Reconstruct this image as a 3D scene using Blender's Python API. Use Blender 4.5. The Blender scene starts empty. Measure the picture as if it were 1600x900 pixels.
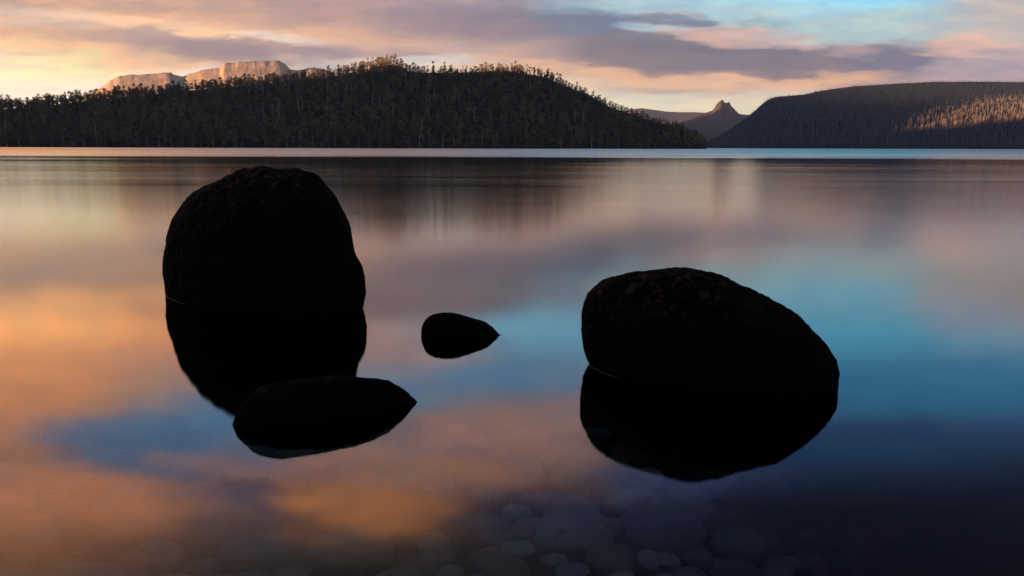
import bpy, bmesh, math, random
import numpy as np
from mathutils import Vector, noise, Matrix

random.seed(7)
RNG = np.random.default_rng(11)
scene = bpy.context.scene
COL = scene.collection
PI = math.pi

# ------------------------------------------------------------------ camera
W, H, F = 1600.0, 900.0, 1256.0
CAM_H = 1.4
PITCH = math.atan(220.0 / F)          # downwards
ROLL = math.radians(0.17)
cam_d = bpy.data.cameras.new('camera')
cam_d.sensor_width = 36.0
cam_d.lens = 36.0 * F / W
cam_d.clip_start = 0.05
cam_d.clip_end = 60000.0
cam = bpy.data.objects.new('camera', cam_d)
COL.objects.link(cam)
cam.matrix_world = (Matrix.Translation((0, 0, CAM_H)) @ Matrix.Rotation(PI / 2 - PITCH, 4, 'X')
                    @ Matrix.Rotation(ROLL, 4, 'Z'))
scene.camera = cam
CAM_R = np.array(cam.matrix_world.to_3x3())


def ray(px, py):
    v = CAM_R @ np.array([(px - W / 2) / F, (H / 2 - py) / F, -1.0])
    return v


def at_y(px, py, y):
    """the point of the pixel's sight line at the distance y ahead"""
    v = ray(px, py)
    s = y / v[1]
    return Vector((v[0] * s, y, CAM_H + v[2] * s))


def at_z(px, py, z):
    v = ray(px, py)
    s = (z - CAM_H) / v[2]
    return Vector((v[0] * s, v[1] * s, z))


def row_v(py):
    """slope z/y of an (unrolled) picture row"""
    c = (H / 2 - py) / F
    return (c * math.cos(PITCH) - math.sin(PITCH)) / (math.cos(PITCH) + c * math.sin(PITCH))


# ------------------------------------------------------------------ helpers
def setp(o, label=None, cat=None, group=None, kind=None):
    if label: o['label'] = label
    if cat: o['category'] = cat
    if group: o['group'] = group
    if kind: o['kind'] = kind
    return o


def mesh_np(name, verts, faces_flat, counts, smooth=False):
    """mesh from numpy arrays: verts (n,3), flat loop indices, polygon sizes"""
    me = bpy.data.meshes.new(name)
    verts = np.asarray(verts, np.float32)
    faces_flat = np.asarray(faces_flat, np.int32)
    counts = np.asarray(counts, np.int32)
    me.vertices.add(len(verts))
    me.vertices.foreach_set('co', verts.ravel())
    me.loops.add(len(faces_flat))
    me.loops.foreach_set('vertex_index', faces_flat)
    me.polygons.add(len(counts))
    starts = np.zeros(len(counts), np.int32)
    starts[1:] = np.cumsum(counts)[:-1]
    me.polygons.foreach_set('loop_start', starts)
    me.polygons.foreach_set('loop_total', counts)
    me.polygons.foreach_set('use_smooth', np.full(len(counts), bool(smooth)))
    me.update(calc_edges=True)
    me.validate()
    return me


def link(name, me, mat=None, parent=None):
    o = bpy.data.objects.new(name, me)
    COL.objects.link(o)
    if mat and me is not None and not me.materials:
        me.materials.append(mat)
    if parent: o.parent = parent
    return o


def grid_mesh(name, P, smooth=True, close_u=False):
    """P: (nu, nv, 3)"""
    nu, nv = P.shape[:2]
    idx = np.arange(nu * nv).reshape(nu, nv)
    if close_u:
        idx = np.concatenate([idx, idx[:1]], 0)
    a, b, c, d = idx[:-1, :-1], idx[1:, :-1], idx[1:, 1:], idx[:-1, 1:]
    f = np.stack([a, b, c, d], -1).reshape(-1, 4)
    return mesh_np(name, P.reshape(-1, 3), f.ravel(), np.full(len(f), 4), smooth)


# ------------------------------------------------------------------ materials
def lin(c):
    c = c / 255.0
    return c / 12.92 if c <= 0.04045 else ((c + 0.055) / 1.055) ** 2.4


def L3(c):
    return tuple(lin(x) for x in c)


def new_mat(name):
    m = bpy.data.materials.new(name)
    m.use_nodes = True
    m.node_tree.nodes.clear()
    return m, m.node_tree


class NT:
    def __init__(s, nt): s.nt = nt

    def n(s, t, **kw):
        nd = s.nt.nodes.new(t)
        for k, v in kw.items(): setattr(nd, k, v)
        return nd

    def put(s, sock, v):
        if hasattr(v, 'is_output') or isinstance(v, bpy.types.NodeSocket): s.nt.links.new(v, sock)
        else: sock.default_value = v

    def m(s, op, a, b=None, c=None, clamp=False):
        nd = s.n('ShaderNodeMath', operation=op, use_clamp=clamp)
        s.put(nd.inputs[0], a)
        if b is not None: s.put(nd.inputs[1], b)
        if c is not None: s.put(nd.inputs[2], c)
        return nd.outputs[0]

    def rng(s, v, a, b, c=0.0, d=1.0, smooth=False):
        nd = s.n('ShaderNodeMapRange', clamp=True)
        nd.interpolation_type = 'SMOOTHSTEP' if smooth else 'LINEAR'
        s.put(nd.inputs[0], v)
        for i, x in enumerate((a, b, c, d)): s.put(nd.inputs[i + 1], x)
        return nd.outputs[0]

    def mix(s, f, a, b, mode='MIX'):
        nd = s.n('ShaderNodeMix', data_type='RGBA', blend_type=mode)
        s.put(nd.inputs[0], f); s.put(nd.inputs[6], a); s.put(nd.inputs[7], b)
        return nd.outputs[2]

    def noise(s, vec, scale, detail=4, rough=0.55, dist=0.0):
        nd = s.n('ShaderNodeTexNoise')
        if vec is not None: s.put(nd.inputs['Vector'], vec)
        nd.inputs['Scale'].default_value = scale
        nd.inputs['Detail'].default_value = detail
        nd.inputs['Roughness'].default_value = rough
        nd.inputs['Distortion'].default_value = dist
        return nd.outputs['Fac'], nd.outputs['Color']

    def mapv(s, vec, scale=(1, 1, 1), loc=(0, 0, 0)):
        nd = s.n('ShaderNodeMapping')
        s.put(nd.inputs['Vector'], vec)
        nd.inputs['Scale'].default_value = scale
        nd.inputs['Location'].default_value = loc
        return nd.outputs[0]

    def ramp(s, f, stops, interp='LINEAR'):
        nd = s.n('ShaderNodeValToRGB')
        cr = nd.color_ramp
        cr.interpolation = interp
        while len(cr.elements) < len(stops): cr.elements.new(0.5)
        for e, (p, c) in zip(cr.elements, stops):
            e.position = p
        for e, (p, c) in zip(cr.elements, stops):
            e.color = (*c, 1.0)
        s.put(nd.inputs[0], f)
        return nd.outputs[0]


def surf(name, c1, c2, scale, rough=0.9, c3=None, bump=0.0, bscale=None, spec=0.2, detail=6, rnd=0.0, stretch=(1, 1, 1)):
    """two/three-colour noise mottled principled surface"""
    m, nt = new_mat(name)
    t = NT(nt)
    pos = t.n('ShaderNodeNewGeometry').outputs['Position']
    tc = t.n('ShaderNodeTexCoord').outputs['Object']
    vec = t.mapv(tc if rnd == 0 else pos, stretch)
    f, _ = t.noise(vec, scale, detail)
    f = t.rng(f, 0.3, 0.7, smooth=True)
    col = t.mix(f, (*c1, 1), (*c2, 1))
    if c3:
        f2, _ = t.noise(t.mapv(vec, (1, 1, 1), (9.1, 3.3, 1.7)), scale * 3.1, detail)
        col = t.mix(t.rng(f2, 0.58, 0.68, smooth=True), col, (*c3, 1))
    if rnd:
        r = t.n('ShaderNodeObjectInfo').outputs['Random']
        hs = t.n('ShaderNodeHueSaturation')
        t.put(hs.inputs['Value'], t.rng(r, 0, 1, 1 - rnd, 1 + rnd))
        t.put(hs.inputs['Hue'], t.rng(r, 0, 1, 0.49, 0.51))
        t.put(hs.inputs['Color'], col)
        col = hs.outputs[0]
    b = t.n('ShaderNodeBsdfPrincipled')
    t.put(b.inputs['Base Color'], col)
    b.inputs['Roughness'].default_value = rough
    b.inputs['Specular IOR Level'].default_value = spec
    if bump:
        fb, _ = t.noise(vec, bscale or scale * 8, 8, 0.65)
        bn = t.n('ShaderNodeBump')
        bn.inputs['Strength'].default_value = 1.0
        bn.inputs['Distance'].default_value = bump
        t.put(bn.inputs['Height'], fb)
        t.put(b.inputs['Normal'], bn.outputs[0])
    o = t.n('ShaderNodeOutputMaterial')
    nt.links.new(b.outputs[0], o.inputs[0])
    return m


# ------------------------------------------------------------------ sun and sky
SUN_AZ, SUN_EL = math.radians(-100.0), math.radians(3.0)
SUN = Vector((math.sin(SUN_AZ) * math.cos(SUN_EL), math.cos(SUN_AZ) * math.cos(SUN_EL), math.sin(SUN_EL)))
sd = bpy.data.lights.new('sun', 'SUN')
sd.energy = 5.0
sd.angle = math.radians(0.5)
sd.color = (1.0, 0.49, 0.21)
so = bpy.data.objects.new('sun', sd)
so.rotation_euler = SUN.to_track_quat('Z', 'Y').to_euler()
so.location = (-50, 20, 60)
COL.objects.link(so)

IOR = 1.5


def fres(v):
    """reflectance of the water at a sight line of slope v"""
    c = math.sin(math.atan(abs(v)))
    g = math.sqrt(IOR * IOR - 1 + c * c)
    A = (g - c) / (g + c)
    B = (c * (g + c) - 1) / (c * (g - c) + 1)
    return 0.5 * A * A * (1 + B * B)


XS = [0, 100, 200, 300, 400, 500, 600, 700, 800, 900, 1000, 1100, 1200, 1300, 1400, 1500, 1600]
SKY_ROWS = {   # colours of the sky by picture row, low to high
    228: [(248, 220, 195)] * 4 + [(240, 215, 190)] * 4 + [(225, 212, 190)] * 5 + [(205, 180, 170)] * 4,
    165: [(248, 222, 196)] * 4 + [(238, 215, 190)] * 4 + [(222, 212, 190)] * 5 + [(205, 180, 170)] * 4,
    146: [(250, 226, 200)] * 4 + [(235, 215, 192)] * 4 + [(222, 208, 186), (220, 214, 194), (222, 212, 192), (222, 205, 185), (222, 200, 180), (200, 172, 166), (195, 170, 168), (190, 168, 168), (185, 165, 168)],
    130: [(250, 228, 202), (250, 226, 196), (246, 220, 192), (240, 215, 195), (232, 212, 195), (225, 208, 195), (228, 214, 200), (228, 210, 190), (226, 208, 188), (222, 200, 180), (212, 182, 165), (208, 172, 155), (226, 178, 152), (205, 162, 150), (185, 160, 160), (182, 162, 168), (180, 162, 168)],
    115: [(250, 228, 200), (255, 240, 188), (242, 212, 178), (236, 216, 200), (228, 212, 202), (215, 205, 195), (224, 214, 204), (230, 206, 186), (225, 188, 162), (218, 172, 150), (215, 166, 142), (190, 155, 145), (232, 178, 146), (176, 148, 150), (162, 142, 152), (175, 156, 166), (178, 160, 168)],
    100: [(250, 225, 195), (255, 232, 178), (236, 196, 162), (235, 186, 152), (192, 166, 160), (200, 184, 180), (215, 190, 178), (206, 180, 170), (224, 180, 156), (200, 160, 150), (165, 140, 145), (150, 132, 140), (160, 138, 144), (148, 131, 145), (140, 130, 150), (174, 158, 168), (178, 162, 170)],
    85: [(250, 215, 180), (246, 202, 162), (230, 186, 156), (190, 160, 152), (165, 150, 155), (174, 158, 160), (195, 166, 160), (190, 165, 164), (204, 174, 164), (192, 164, 156), (148, 134, 145), (130, 122, 138), (130, 122, 140), (142, 128, 142), (133, 127, 147), (176, 160, 170), (180, 165, 172)],
    70: [(255, 216, 166), (240, 192, 152), (214, 170, 150), (190, 158, 155), (186, 160, 160), (192, 166, 162), (210, 172, 156), (196, 165, 158), (186, 160, 158), (164, 150, 158), (134, 130, 148), (130, 125, 142), (138, 130, 145), (168, 158, 166), (166, 164, 172), (226, 182, 168), (195, 175, 178)],
    55: [(235, 180, 146), (220, 175, 150), (196, 160, 150), (214, 178, 160), (250, 206, 172), (226, 180, 156), (205, 165, 150), (190, 158, 155), (170, 148, 152), (140, 136, 151), (140, 148, 164), (192, 166, 164), (168, 168, 174), (172, 198, 205), (175, 195, 200), (202, 182, 176), (186, 175, 178)],
    38: [(240, 196, 166), (214, 184, 170), (234, 190, 160), (234, 188, 156), (215, 172, 150), (200, 160, 150), (190, 158, 152), (180, 150, 150), (160, 142, 150), (136, 138, 156), (142, 146, 162), (170, 196, 204), (150, 185, 196), (162, 199, 209), (165, 198, 208), (185, 186, 184), (190, 178, 175)],
    22: [(235, 186, 152), (225, 178, 148), (215, 170, 146), (205, 165, 146), (196, 158, 146), (185, 152, 148), (175, 148, 150), (160, 140, 148), (146, 138, 152), (136, 140, 160), (158, 166, 180), (166, 192, 202), (168, 203, 212), (166, 201, 211), (166, 196, 206), (186, 186, 186), (190, 178, 178)],
    3: [(190, 160, 150), (205, 165, 146), (205, 165, 146), (200, 162, 148), (190, 155, 148), (170, 148, 150), (175, 150, 155), (165, 148, 158), (150, 145, 160), (150, 160, 180), (170, 190, 200), (175, 206, 213), (175, 205, 212), (172, 203, 212), (170, 195, 205), (186, 186, 186), (190, 180, 180)],
}
WX = [0, 100, 200, 300, 400, 500, 600, 700, 800, 900, 1000, 1100, 1200, 1300, 1400, 1500, 1600]
WATER_ROWS = {   # what the water shows, low in the picture = high in the sky
    516: [(238, 162, 96), (228, 154, 94), (206, 138, 92), (190, 126, 90), (160, 120, 100), (150, 120, 110), (140, 120, 118), (118, 128, 140), (100, 140, 160), (96, 140, 162), (88, 142, 166), (82, 142, 166), (76, 140, 164), (70, 132, 158), (68, 127, 152), (85, 122, 142), (95, 122, 140)],
    560: [(190, 128, 86), (182, 124, 88), (172, 120, 92), (160, 115, 92), (145, 112, 98), (135, 110, 108), (128, 112, 116), (124, 110, 115), (80, 116, 140), (78, 120, 146), (76, 120, 145), (74, 118, 144), (68, 115, 140), (60, 110, 135), (55, 105, 130), (56, 104, 130), (60, 104, 130)],
    620: [(166, 110, 76), (158, 108, 80), (135, 105, 92), (110, 105, 110), (95, 105, 118), (90, 105, 122), (86, 108, 128), (88, 108, 126), (104, 98, 106), (112, 96, 100), (100, 95, 104), (72, 92, 116), (52, 90, 120), (44, 88, 118), (40, 86, 116), (40, 84, 114), (40, 82, 112)],
    660: [(150, 100, 76), (112, 95, 95), (76, 95, 115), (66, 104, 134), (72, 100, 125), (88, 95, 108), (105, 92, 95), (110, 90, 90), (116, 94, 92), (125, 100, 95), (112, 90, 92), (75, 75, 95), (48, 66, 96), (40, 65, 96), (38, 65, 95), (36, 60, 90), (34, 56, 86)],
    700: [(128, 88, 70), (80, 76, 92), (62, 76, 102), (66, 80, 105), (98, 86, 96), (112, 90, 92), (116, 92, 88), (116, 90, 85), (112, 86, 80), (106, 82, 76), (68, 66, 84), (48, 54, 80), (30, 52, 78), (26, 50, 74), (25, 47, 70), (22, 43, 65), (20, 39, 60)],
    745: [(110, 80, 70), (98, 74, 72), (84, 70, 80), (98, 76, 78), (106, 80, 75), (112, 82, 76), (120, 86, 75), (120, 85, 74), (104, 74, 66), (78, 60, 60), (52, 52, 72), (42, 48, 72), (32, 40, 66), (17, 33, 54), (16, 31, 50), (14, 28, 46), (12, 24, 42)],
    800: [(135, 88, 62), (125, 82, 60), (108, 76, 60), (86, 66, 64), (80, 62, 62), (122, 80, 56), (122, 78, 54), (86, 60, 50), (44, 40, 50), (34, 34, 48), (26, 28, 48), (20, 25, 48), (11, 20, 38), (9, 18, 34), (8, 16, 30), (6, 14, 28), (5, 12, 26)],
    855: [(104, 68, 46), (96, 62, 44), (82, 56, 42), (58, 46, 42), (44, 40, 44), (52, 42, 38), (54, 42, 36), (40, 34, 34), (27, 26, 32), (20, 21, 30), (15, 17, 29), (11, 13, 28), (9, 11, 28), (7, 9, 26), (5, 8, 24), (4, 7, 22), (3, 6, 20)],
    900: [(82, 58, 40), (72, 50, 38), (56, 42, 34), (42, 34, 31), (32, 28, 28), (28, 25, 26), (26, 24, 25), (22, 21, 24), (18, 18, 24), (14, 14, 22), (10, 11, 20), (7, 8, 18), (5, 6, 17), (3, 4, 16), (2, 3, 15), (2, 3, 14), (2, 3, 14)],
}


CLOUDS = [
    (60, 150, 170, 34, (252, 232, 212), 0.7, 0.9, 0.0), (130, 108, 62, 20, (255, 238, 180), 0.75, 0.9, 0.0), (95, 23, 110, 8, (222, 196, 182), 0.6, 0.8, 0.12),
    (265, 42, 140, 8, (250, 205, 170), 0.6, 0.8, 0.10), (335, 76, 120, 17, (156, 136, 142), 0.8, 0.6, 0.05), (205, 62, 90, 9, (186, 156, 152), 0.6, 0.7, 0.08),
    (430, 58, 60, 5, (240, 220, 205), 0.6, 0.7, 0.0), (215, 100, 95, 12, (238, 190, 156), 0.6, 0.7, 0.0), (520, 80, 130, 10, (160, 140, 148), 0.65, 0.7, 0.0),
    (650, 97, 75, 9, (224, 214, 206), 0.7, 0.7, 0.0), (690, 75, 170, 13, (202, 170, 160), 0.5, 0.8, 0.0), (760, 40, 150, 26, (136, 126, 144), 0.7, 0.8, 0.03),
    (905, 35, 75, 26, (116, 128, 152), 0.85, 0.6, 0.15), (1005, 47, 62, 9, (176, 200, 210), 0.75, 0.5, 0.0), (1035, 30, 62, 10, (122, 126, 148), 0.85, 0.5, 0.05),
    (1020, 22, 50, 5, (205, 180, 178), 0.6, 0.6, 0.05), (1172, 38, 36, 9, (104, 130, 150), 0.85, 0.5, 0.0), (1270, 36, 130, 28, (178, 202, 206), 0.85, 0.7, 0.0),
    (870, 90, 110, 17, (178, 148, 148), 0.6, 0.7, 0.0), (1005, 86, 150, 24, (126, 119, 134), 0.85, 0.6, 0.03), (1185, 92, 140, 24, (128, 120, 136), 0.85, 0.6, 0.0),
    (1100, 55, 70, 11, (206, 174, 168), 0.75, 0.6, 0.05), (1210, 60, 55, 9, (214, 178, 170), 0.7, 0.6, 0.12), (1385, 92, 78, 23, (122, 120, 142), 0.9, 0.45, 0.03),
    (1330, 80, 45, 7, (196, 166, 166), 0.5, 0.7, 0.0), (1250, 119, 120, 9, (236, 184, 150), 0.75, 0.7, -0.03), (1090, 126, 120, 10, (222, 182, 160), 0.7, 0.7, 0.0),
    (860, 112, 120, 9, (230, 184, 156), 0.7, 0.7, 0.05), (1012, 134, 40, 4, (196, 168, 158), 0.7, 0.6, 0.0), (1490, 70, 55, 14, (226, 182, 168), 0.7, 0.7, -0.1),
    (1545, 25, 75, 28, (196, 184, 182), 0.6, 0.8, 0.0), (1555, 105, 90, 20, (176, 158, 168), 0.6, 0.8, 0.0), (1440, 45, 60, 7, (188, 190, 192), 0.6, 0.7, -0.05),
]


HAZE_D = 2.2e-5
HAZE_GLOW = (0.70, 0.54, 0.54)        # what the sunlit haze itself adds in front of the sky, per unit of opacity


def beyond(c, v):
    """the radiance the sky needs behind the haze to be seen as c at slope v"""
    T = math.exp(-HAZE_D * min(15500.0, 760.0 / max(v, 0.02)))
    return tuple(max((q - (1 - T) * g) / T, 0.05 * q) for q, g in zip(c, HAZE_GLOW))


HIGH_CLOUDS = [(120, 468, 230, 15, (215, 155, 105), 0.7, 0.6, 0.0),   # the clouds and gaps overhead, given by where the lake mirrors them
    (60, 500, 110, 30, (226, 160, 104), 0.5, 0.9, 0.0), (60, 600, 90, 60, (176, 116, 80), 0.6, 0.9, 0.0), (215, 702, 165, 44, (58, 82, 108), 0.8, 0.8, 0.10),
    (330, 645, 70, 34, (66, 100, 128), 0.6, 0.9, 0.0), (110, 780, 160, 48, (146, 94, 66), 0.75, 0.7, 0.12), (385, 775, 70, 26, (58, 50, 64), 0.75, 0.7, 0.1),
    (330, 730, 130, 16, (118, 88, 82), 0.6, 0.8, 0.1), (545, 795, 125, 34, (136, 88, 58), 0.85, 0.7, 0.12), (620, 735, 150, 24, (126, 92, 78), 0.6, 0.8, 0.1),
    (820, 680, 150, 42, (130, 98, 90), 0.75, 0.7, 0.1), (900, 630, 60, 24, (118, 100, 102), 0.6, 0.8, 0.0), (690, 572, 55, 22, (138, 118, 120), 0.75, 0.8, 0.0),
    (610, 615, 70, 18, (64, 104, 132), 0.7, 0.8, 0.0), (780, 590, 120, 24, (66, 110, 140), 0.75, 0.8, 0.05), (830, 510, 110, 30, (92, 146, 170), 0.7, 0.8, 0.0),
    (1250, 520, 260, 40, (64, 130, 156), 0.75, 0.8, 0.0), (1250, 462, 190, 26, (86, 148, 170), 0.7, 0.8, 0.0), (1080, 440, 200, 18, (110, 140, 152), 0.5, 0.9, 0.0), (1420, 600, 260, 50, (34, 90, 122), 0.7, 0.8, 0.0), (1300, 690, 330, 40, (24, 46, 74), 0.7, 0.8, 0.0),
    (1050, 740, 120, 40, (38, 48, 78), 0.6, 0.8, 0.0), (860, 800, 130, 40, (28, 30, 48), 0.75, 0.7, 0.1), (1350, 830, 400, 70, (4, 10, 24), 0.9, 0.8, 0.0),
    (1510, 490, 60, 34, (120, 122, 138), 0.6, 0.8, 0.0), (520, 540, 120, 30, (146, 112, 98), 0.5, 0.9, 0.0),
]


SKY_ROWS[-40] = SKY_ROWS[3]


def build_world():
    w = bpy.data.worlds.new('World')
    scene.world = w
    w.use_nodes = True
    nt = w.node_tree
    nt.nodes.clear()
    t = NT(nt)
    g = t.n('ShaderNodeTexCoord').outputs['Generated']
    sep = t.n('ShaderNodeSeparateXYZ')
    t.put(sep.inputs[0], g)
    x, y, z = sep.outputs
    yc = t.m('MAXIMUM', y, 0.25)
    u0 = t.m('DIVIDE', x, yc)
    v0 = t.m('DIVIDE', z, yc)
    # long soft streaks: the cloud field is drawn out sideways by the wind
    cmb = t.n('ShaderNodeCombineXYZ')
    t.put(cmb.inputs[0], u0); t.put(cmb.inputs[1], v0)
    st = t.mapv(cmb.outputs[0], (7.0, 42.0, 1.0))
    f1, c1 = t.noise(st, 1.0, 5, 0.55)
    st2 = t.mapv(cmb.outputs[0], (3.0, 13.0, 1.0), (4.2, 1.1, 0.3))
    f2, c2 = t.noise(st2, 1.0, 4, 0.5)
    s1 = t.n('ShaderNodeSeparateColor'); t.put(s1.inputs[0], c1)
    s2 = t.n('ShaderNodeSeparateColor'); t.put(s2.inputs[0], c2)
    du = t.m('MULTIPLY_ADD', t.m('SUBTRACT', s1.outputs[0], 0.5), 0.10, t.m('MULTIPLY', t.m('SUBTRACT', s2.outputs[0], 0.5), 0.10))
    dv = t.m('MULTIPLY_ADD', t.m('SUBTRACT', s1.outputs[1], 0.5), 0.022, t.m('MULTIPLY', t.m('SUBTRACT', s2.outputs[1], 0.5), 0.022))
    st3 = t.mapv(cmb.outputs[0], (15.0, 70.0, 1.0), (2.7, 8.1, 0.9))
    f3, c3 = t.noise(st3, 1.0, 6, 0.6)
    f4, _ = t.noise(t.mapv(cmb.outputs[0], (38.0, 170.0, 1.0), (1.7, 3.1, 0.2)), 1.0, 4, 0.6)
    s3 = t.n('ShaderNodeSeparateColor'); t.put(s3.inputs[0], c3)
    u = t.m('ADD', u0, t.m('MULTIPLY_ADD', t.m('SUBTRACT', s3.outputs[0], 0.5), 0.09, du))
    v = t.m('ADD', v0, t.m('MULTIPLY_ADD', t.m('SUBTRACT', s3.outputs[1], 0.5), 0.028, dv))
    fac = t.rng(u, -0.75, 0.75)
    rows = []
    for py in sorted(SKY_ROWS, reverse=True):
        rows.append((row_v(py), [((x_ - 800) / F, beyond(L3(c), row_v(py))) for x_, c in zip(XS, SKY_ROWS[py])]))
    for py in sorted(WATER_ROWS):
        vv = -row_v(py)
        k = 1.0 / fres(vv)
        rows.append((vv, [((x_ - 800) / F, beyond([q * k for q in L3(c)], vv)) for x_, c in zip(WX, WATER_ROWS[py])]))
    col = None
    pv = None
    for vv, stops in rows:
        r = t.ramp(fac, [((uu + 0.75) / 1.5, c) for uu, c in stops])
        col = r if col is None else t.mix(t.rng(v, pv, vv), col, r)
        pv = vv
    # single clouds and gaps of the evening bank: centre, half axes (picture units), colour, cover, soft edge, tilt
    for px_, py_, rx, ry, c, k, e, tl in CLOUDS:
        ub, vb = (px_ - 800) / F, row_v(py_)
        a = t.m('SUBTRACT', u, ub); b = t.m('SUBTRACT', v, vb)
        b = t.m('MULTIPLY_ADD', a, tl, b)
        d = t.m('ADD', t.m('POWER', t.m('MULTIPLY', a, F / rx), 2.0), t.m('POWER', t.m('MULTIPLY', b, F / ry), 2.0))
        col = t.mix(t.rng(d, max(0.0, 0.75 - e), 1.1 + 1.3 * e, k, 0.0, smooth=True), col, (*beyond(L3(c), vb), 1))
    for px_, py_, rx, ry, c, k, e, tl in HIGH_CLOUDS:
        ub, vb = (px_ - 800) / F, -row_v(py_)
        q = 1.0 / fres(vb)
        a = t.m('SUBTRACT', u, ub); b = t.m('SUBTRACT', v, vb)
        b = t.m('MULTIPLY_ADD', a, -tl, b)
        d = t.m('ADD', t.m('POWER', t.m('MULTIPLY', a, F / rx), 2.0), t.m('POWER', t.m('MULTIPLY', b, F / ry), 2.0))
        col = t.mix(t.rng(d, max(0.0, 0.75 - e), 1.1 + 1.3 * e, k, 0.0, smooth=True), col, (*beyond([w_ * q for w_ in L3(c)], vb), 1))
    # towards the zenith the cloud gives way to deep evening blue
    col = t.mix(t.rng(v0, 0.62, 1.0, smooth=True), col, (0.05, 0.08, 0.16, 1))
    # streaky texture of the cloud itself
    tex = t.m('MULTIPLY_ADD', t.m('SUBTRACT', f1, 0.5), 0.22, 1.0)
    # the undersides of the small puffs catch pink, their tops stay slate
    pk = t.mix(t.m('ADD', t.rng(f3, 0.40, 0.60, 0.0, 0.72, smooth=True), t.rng(f4, 0.40, 0.60, 0.0, 0.28, smooth=True)), (0.83, 0.89, 0.98, 1), (1.15, 1.07, 1.0, 1))
    col = t.mix(1.0, col, pk, 'MULTIPLY')
    col = t.mix(t.rng(y, 0.1, 0.8, 1.0, 0.0, smooth=True), col, (0.42, 0.53, 0.88, 1))
    vm = t.n('ShaderNodeVectorMath', operation='SCALE')
    t.put(vm.inputs[0], col)
    # the sky opposite the afterglow is dim
    dim = t.m('MULTIPLY', tex, t.rng(y, -0.1, 0.62, 0.75, 1.0, smooth=True))
    t.put(vm.inputs[3], dim)
    sky = t.n('ShaderNodeTexSky', sky_type='NISHITA')
    sky.sun_disc = False
    sky.sun_elevation = SUN_EL
    sky.sun_rotation = SUN_AZ
    sky.air_density = 1.0
    sky.dust_density = 1.0
    bg1 = t.n('ShaderNodeBackground'); t.put(bg1.inputs[0], vm.outputs[0]); bg1.inputs[1].default_value = 0.1015
    bg2 = t.n('ShaderNodeBackground'); t.put(bg2.inputs[0], sky.outputs[0]); bg2.inputs[1].default_value = 0.05
    mx = t.n('ShaderNodeMixShader'); mx.inputs[0].default_value = 0.012   # the clear sky shows faintly through the cloud
    nt.links.new(bg1.outputs[0], mx.inputs[1]); nt.links.new(bg2.outputs[0], mx.inputs[2])
    o = t.n('ShaderNodeOutputWorld')
    nt.links.new(mx.outputs[0], o.inputs[0])


build_world()

# ------------------------------------------------------------------ lake bed, water
def bed_z(x, y):
    """depth of the lake floor"""
    z = -0.42 - 0.11 * np.maximum(y - 4.0, 0) - 0.45 * np.maximum(x - 0.5, 0) ** 1.3
    far = np.hypot(x, y)
    z = np.where(far > 12, np.minimum(z, -0.8 - 0.02 * (far - 12)), z)
    return np.maximum(z, -5.5)


def build_bed():
    near = np.linspace(-9, 12, 190)
    farx = np.concatenate([[-14500, -9000, -4000, -1500, -500, -150, -60, -25, -14], near + 0.0, [18, 30, 70, 160, 500, 1500, 4000, 9000, 14500]])
    ny = np.linspace(-3, 14, 170)
    fary = np.concatenate([[-2000, -500, -100, -30, -10, -6], ny, [18, 26, 50, 120, 300, 700, 1500, 4000, 9000, 14500]])
    X, Y = np.meshgrid(farx, fary, indexing='ij')
    Z = bed_z(X, Y)
    # the shore behind the camera rises out of the water
    Z = np.where(Y < 1.2, np.maximum(Z, Z + (1.2 - Y) * 0.28), Z)
    Z = np.minimum(Z, 3.0)
    for i in range(X.shape[0]):
        for j in range(X.shape[1]):
            if abs(X[i, j]) < 20 and abs(Y[i, j]) < 20:
                p = Vector((X[i, j], Y[i, j], 0))
                Z[i, j] += 0.05 * noise.noise(p * 1.7) + 0.02 * noise.noise(p * 5.0)
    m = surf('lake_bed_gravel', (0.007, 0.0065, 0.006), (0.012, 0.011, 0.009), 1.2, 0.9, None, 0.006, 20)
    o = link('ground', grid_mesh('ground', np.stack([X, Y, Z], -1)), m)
    o['kind'] = 'structure'


build_bed()


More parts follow.
